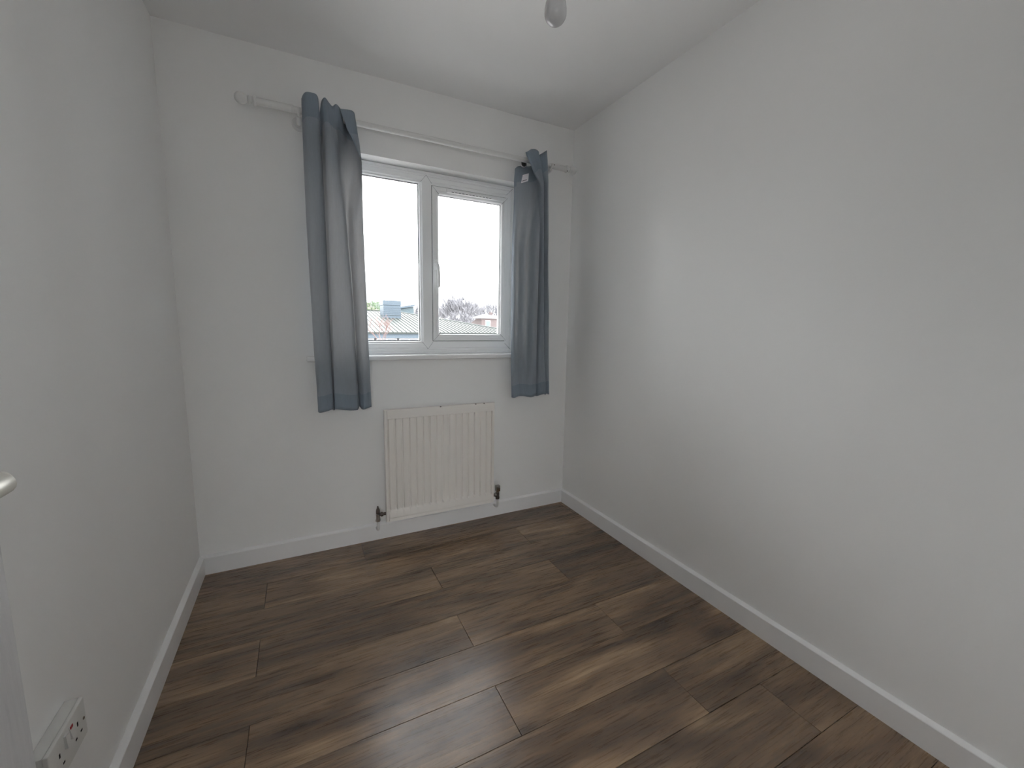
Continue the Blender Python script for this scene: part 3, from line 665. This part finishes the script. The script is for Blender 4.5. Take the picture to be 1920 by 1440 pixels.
# ------------------------------------------------------------------ outside
GZ = -2.75
b = B(); box(b, -120, 160, -120, 260, GZ-0.2, GZ); o = obj('ground', b, M['ground'], smooth=False, kind='structure'); o['label'] = 'grey ground far below the window'
# metal-roofed building: eave 30 m away, shallow pitched roof with standing seams
EY = 30.0; p0 = at(690, 622.3, EY); EZ = p0.z; SL = 0.16
def onroof(px, py):
    d = fw+rt*((px-960)/FPX)-up*((py-720)/FPX); k = (EZ+SL*(CAM.y-EY)-CAM.z)/(d.z-SL*d.y); return CAM+d*k
RYr = onroof(700, 583).y; h1 = onroof(787, 592); h2 = onroof(925, 615)
slope = (h2.x-h1.x)/(h2.y-h1.y)
hipx = lambda y: h1.x+slope*(y-h1.y)
RX1 = hipx(RYr); CX = hipx(EY); XL = -14.0; RZr = EZ+SL*(RYr-EY); BY = 2*RYr-EY
bl = thing('school_building', ((XL+CX)/2, EY+3, GZ), 'low building with a pale metal standing-seam roof seen through the window', 'building')
b = B()
V = [b.verts.new(p) for p in ((XL, EY, EZ), (CX, EY, EZ), (RX1, RYr, RZr), (XL, RYr, RZr), (CX, BY, EZ), (XL, BY, EZ))]
U = [b.verts.new(v.co-Vector((0, 0, 0.25))) for v in V]
b.faces.new((V[0], V[1], V[2], V[3])); b.faces.new((V[3], V[2], V[4], V[5])); b.faces.new((V[1], V[4], V[2]))
b.faces.new((U[0], U[3], U[2], U[1])); b.faces.new((U[3], U[5], U[4], U[2])); b.faces.new((U[1], U[2], U[4]))
b.faces.new((V[0], V[3], U[3], U[0])); b.faces.new((V[3], V[5], U[5], U[3])); b.faces.new((V[0], U[0], U[1], V[1])); b.faces.new((V[1], U[1], U[4], V[4])); b.faces.new((V[4], U[4], U[5], V[5]))
obj('roof', b, M['zinc'], bl, smooth=False)
x = -8.0
while x < CX-0.1:
    ytop = RYr if x < RX1 else EY+(RYr-EY)*(CX-x)/(CX-RX1)
    b = B(); zt_ = EZ+SL*(ytop-EY)
    vs = box(b, x-0.022, x+0.022, EY-0.01, ytop, 0, 0.055)
    for v in vs: v.co.z += EZ+SL*(v.co.y-EY)
    obj('roof_seam', b, M['zinc_dark'], bl, smooth=False); x += 0.335
b = B(); box(b, XL, RX1+0.1, RYr-0.12, RYr+0.12, RZr-0.02, RZr+0.08); obj('ridge_cap', b, M['zinc'], bl, smooth=False)
b = B(); tube(b, [(CX, EY, EZ+0.03), (RX1, RYr, RZr+0.03)], 0.07, 6); obj('hip_cap', b, M['zinc'], bl)
b = B(); box(b, XL, CX+0.15, EY-0.20, EY-0.02, EZ-0.13, EZ-0.02); obj('gutter', b, M['zinc_dark'], bl, smooth=False)
b = B(); box(b, XL, CX+0.05, EY-0.04, EY+0.10, EZ-0.45, EZ-0.12); obj('fascia', b, M['vent'], bl, smooth=False)
b = B(); box(b, XL+0.4, CX-0.5, EY+0.6, BY-0.6, GZ, EZ-0.2); obj('wall', b, M['render_white'], bl, smooth=False)
x = -8.0
while x < CX-2:
    b = B(); box(b, x, x+1.5, EY+0.55, EY+0.62, EZ-1.9, EZ-0.50); f_ = obj('window', b, M['upvc'], bl, smooth=False)
    for k in range(2):
        b = B(); box(b, x+0.07+0.72*k, x+0.71+0.72*k, EY+0.53, EY+0.56, EZ-1.83, EZ-0.57); obj('pane', b, M['farglass'], f_, smooth=False)
    x += 1.7
# blue-grey vent housing on the slope
vb = onroof(736, 597); VYc = vb.y
q0, q1 = at(719, 572, VYc), at(751.5, 572, VYc); zt1 = at(735, 563.5, VYc).z; zt0 = q0.z
vx0, vx1 = q0.x, q1.x; dp = 1.9; zb0 = EZ+SL*(VYc-EY)-0.1
b = B(); box(b, vx0, vx1, VYc, VYc+dp, zb0, zt0); vh = obj('roof_vent', b, M['vent'], bl, smooth=False)
b = B(); box(b, vx0-0.03, vx1+0.03, VYc-0.03, VYc+dp+0.03, zt0+0.02, zt1); obj('vent_cap', b, M['vent'], vh, smooth=False)
nz_ = 5
for k in range(nz_):
    z = zb0+0.35+(zt0-zb0-0.42)*k/nz_
    b = B(); box(b, vx0-0.012, vx1+0.012, VYc-0.02, VYc+dp, z, z+0.035); obj('vent_band', b, M['zinc_dark' if k == 0 else 'vent'], vh, smooth=False)
# dark hall roof beyond the ridge
Y2 = 54.0
bb2 = thing('hall_building', (at(765, 600, Y2).x, Y2, GZ), 'dark slate-blue building with a mono-pitch roof behind the metal roof ridge', 'building')
a0, a1, a2 = at(752, 579, Y2), at(775.5, 574.8, Y2), at(775.5, 590, Y2)
b = B(); A = [b.verts.new(p) for p in (a0, a1, (a1.x, Y2, GZ), (a0.x, Y2, GZ))]; C = [b.verts.new((v.co.x, Y2+9, v.co.z)) for v in A]
b.faces.new(A); b.faces.new(C[::-1])
for k in range(4): b.faces.new((A[k], A[(k+1) % 4], C[(k+1) % 4], C[k]))
obj('wall', b, M['vent_dark'], bb2, smooth=False)
b = B(); P = [Vector((a0.x-0.2, Y2-0.3, a0.z)), Vector((a1.x+0.1, Y2-0.3, a1.z+0.03))]
A = [b.verts.new(p) for p in (P[0], P[1], P[1]+Vector((0, 0, 0.25)), P[0]+Vector((0, 0, 0.25)))]; C = [b.verts.new(v.co+Vector((0, 9.6, 0))) for v in A]
b.faces.new(A); b.faces.new(C[::-1])
for k in range(4): b.faces.new((A[k], A[(k+1) % 4], C[(k+1) % 4], C[k]))
obj('roof', b, M['vent'], bb2, smooth=False)
# far houses
def house(px0_, px1_, pyr, pye, Y, label, wallm, roofm):
    c0, c1 = at(px0_, pye, Y), at(px1_, pye, Y); zr = at((px0_+px1_)/2, pyr, Y+3).z; ze = c0.z
    h = thing('house', ((c0.x+c1.x)/2, Y, GZ), label, 'house')
    b = B(); box(b, c0.x, c1.x, Y, Y+7, GZ, ze); obj('wall', b, wallm, h, smooth=False)
    b = B(); i = (c1.x-c0.x)*0.28
    v = [b.verts.new(p) for p in ((c0.x-.3, Y-.3, ze), (c1.x+.3, Y-.3, ze), (c1.x+.3, Y+7.3, ze), (c0.x-.3, Y+7.3, ze), (c0.x+i, Y+3.5, zr), (c1.x-i, Y+3.5, zr))]
    for f in ((0, 1, 5, 4), (1, 2, 5), (2, 3, 4, 5), (3, 0, 4), (0, 3, 2, 1)): b.faces.new([v[k] for k in f])
    obj('roof', b, roofm, h, smooth=False)
    n = max(2, int((c1.x-c0.x)/3))
    for k in range(n):
        x = c0.x+(c1.x-c0.x)*(k+0.5)/n
        b = B(); box(b, x-0.55, x+0.55, Y-0.03, Y+0.05, ze-1.6, ze-0.4); f_ = obj('window', b, M['upvc'], h, smooth=False)
        b = B(); box(b, x-0.45, x+0.45, Y-0.05, Y-0.02, ze-1.5, ze-0.5); obj('pane', b, M['farglass'], f_, smooth=False)
    b = B(); box(b, c1.x-i-0.8, c1.x-i-0.2, Y+3.2, Y+3.8, zr-0.6, zr+0.5); obj('chimney', b, M['brick'], h, smooth=False)
house(903, 950, 590, 597, 76, 'red brick house with a pale hipped roof below the right-hand bare tree', M['brick'], M['render_white'])
house(806, 842, 594, 601, 60, 'low brick-red roofed house just behind the metal roof, middle of the view', M['brick'], M['tile'])
house(672, 716, 574, 584, 62, 'red-roofed house left of the blue-grey roof vent', M['brick'], M['tile'])

# bare trees: recursive limbs joined into one crown per tree
def bare_tree(base, h, spread, label, group, mat, seed, lf=0.30, levels=5, rtr=0.16, trunk_f=0.28, nb=4, twig=0.010, fan=0.5):
    r = random.Random(seed)
    t = thing('bare_tree', base, label, 'tree', group)
    bt, bc = B(), B()
    top = Vector(base)+Vector((0, 0, h*trunk_f))
    tube(bt, [Vector(base), Vector(base)+Vector((r.uniform(-.05, .05), 0, h*trunk_f*0.5)), top], [rtr, rtr*0.85, rtr*0.7], 8)
    def grow(p, d, L, rad, lv):
        pts = [p]; q = p.copy(); dd = d.copy()
        for k in range(2):
            dd = (dd+Vector((r.uniform(-.18, .18), r.uniform(-.18, .18), 0.10))).normalized(); q = q+dd*L/2; pts.append(q.copy())
        tube(bc, pts, [rad, rad*0.8, rad*0.6], 5 if lv < 2 else 3, caps=False)
        if lv >= levels: return
        n = nb if lv < levels-1 else nb+1
        for k in range(n):
            a = r.uniform(0, 2*PI); s = r.uniform(0.3, 0.75)*fan*2
            side = Vector((math.cos(a), math.sin(a), r.uniform(0.0, 0.5)))
            nd = (dd+side*s).normalized()
            st = pts[1].lerp(pts[2], r.random()) if k < n-1 else pts[2]
            grow(st, nd, L*r.uniform(0.58, 0.78), max(twig, rad*0.55), lv+1)
    for k in range(nb+1):
        a = 2*PI*k/(nb+1)+r.uniform(-.4, .4)
        grow(top-Vector((0, 0, r.uniform(0, 0.15)*h*trunk_f)), Vector((math.cos(a)*spread, math.sin(a)*spread, 1)).normalized(), h*lf, rtr*0.5, 1)
    obj('trunk', bt, mat, t); obj('branches', bc, mat, t, smooth=False, kind='stuff')
    return t
def tree_at(px, pytop, Y, spread, label, group, seed, mat=None, **k):
    tp = at(px, pytop, Y); h = tp.z-GZ
    return bare_tree((tp.x, Y, GZ), h*0.98, spread, label, group, mat or M['bark'], seed, **k)
GRP = 'bare winter trees beyond the metal roof'
tree_at(862, 549, 78, 0.60, 'tallest rounded bare winter tree behind the metal roof, seen through the opening sash', GRP, 1, rtr=0.22, twig=0.055, trunk_f=0.2)
tree_at(842, 556, 92, 0.60, 'bare grey tree at the left shoulder of the tallest rounded tree', GRP, 2, rtr=0.2, twig=0.055, trunk_f=0.2)
tree_at(884, 560, 104, 0.6, 'bare grey tree at the right shoulder of the tallest rounded tree', GRP, 3, rtr=0.2, twig=0.06, trunk_f=0.2)
tree_at(918, 560, 92, 0.55, 'open-branched bare tree at the right edge of the opening sash', GRP, 4, rtr=0.18, levels=4, twig=0.065)
tree_at(826, 568, 118, 0.55, 'low pale bare tree just right of the mullion', GRP, 5, rtr=0.18, twig=0.065, trunk_f=0.2)
tree_at(858, 574, 66, 0.75, 'low spreading bare tree in front of the tallest rounded tree', GRP, 15, rtr=0.16, twig=0.045, trunk_f=0.12)
tree_at(893, 577, 120, 0.75, 'low distant bare tree left of the red brick house', GRP, 16, rtr=0.2, twig=0.07, trunk_f=0.15)
tree_at(783, 567, 80, 0.5, 'small bare tree just left of the mullion', GRP, 6, levels=4, twig=0.055)
tree_at(719, 556, 78, 0.5, 'bare tree rising behind the blue-grey roof vent', GRP, 8, levels=4, twig=0.055)
tree_at(703, 557, 92, 0.5, 'bare tree beside the green evergreen at the left curtain', GRP, 9, levels=4, twig=0.055)
# young tree in front of the building
tp = at(713, 600, 15)
bare_tree((tp.x, 15, GZ), (tp.z-GZ)*0.98, 0.55, 'young reddish bare tree in front of the metal roof', 'young bare tree', M['bark_red'], 12, lf=0.135, levels=4, rtr=0.035, trunk_f=0.80, nb=3, twig=0.0065, fan=0.75)
# evergreen
def evergreen(px, pyt, Y, R_, label):
    tp = at(px, pyt, Y); t = thing('evergreen_tree', (tp.x, Y, GZ), label, 'tree')
    b = B(); tube(b, [(tp.x, Y, GZ), (tp.x, Y, tp.z-R_)], [0.25, 0.15], 8); obj('trunk', b, M['bark'], t)
    r = random.Random(5); b = B(); c = Vector((tp.x, Y, tp.z-R_*1.1))
    for k in range(7000):
        v = Vector((r.gauss(0, 1), r.gauss(0, 1), r.gauss(0, 1))).normalized()*r.uniform(0.55, 1.0)
        lump = 1+0.38*math.sin(v.x*7+1)*math.cos(v.z*6)
        p = c+Vector((v.x*R_*lump, v.y*R_*lump, v.z*R_*1.1*lump))
        u_ = Vector((r.gauss(0, 1), r.gauss(0, 1), r.gauss(0, 1))).normalized()*0.11; w_ = u_.orthogonal().normalized()*0.05
        f = [b.verts.new(p-u_), b.verts.new(p+w_), b.verts.new(p+u_), b.verts.new(p-w_)]; b.faces.new(f)
    obj('foliage', b, M['leaf'], t, smooth=False, kind='stuff')
evergreen(686, 560, 58, 2.4, 'dense green evergreen tree next to the left curtain edge')
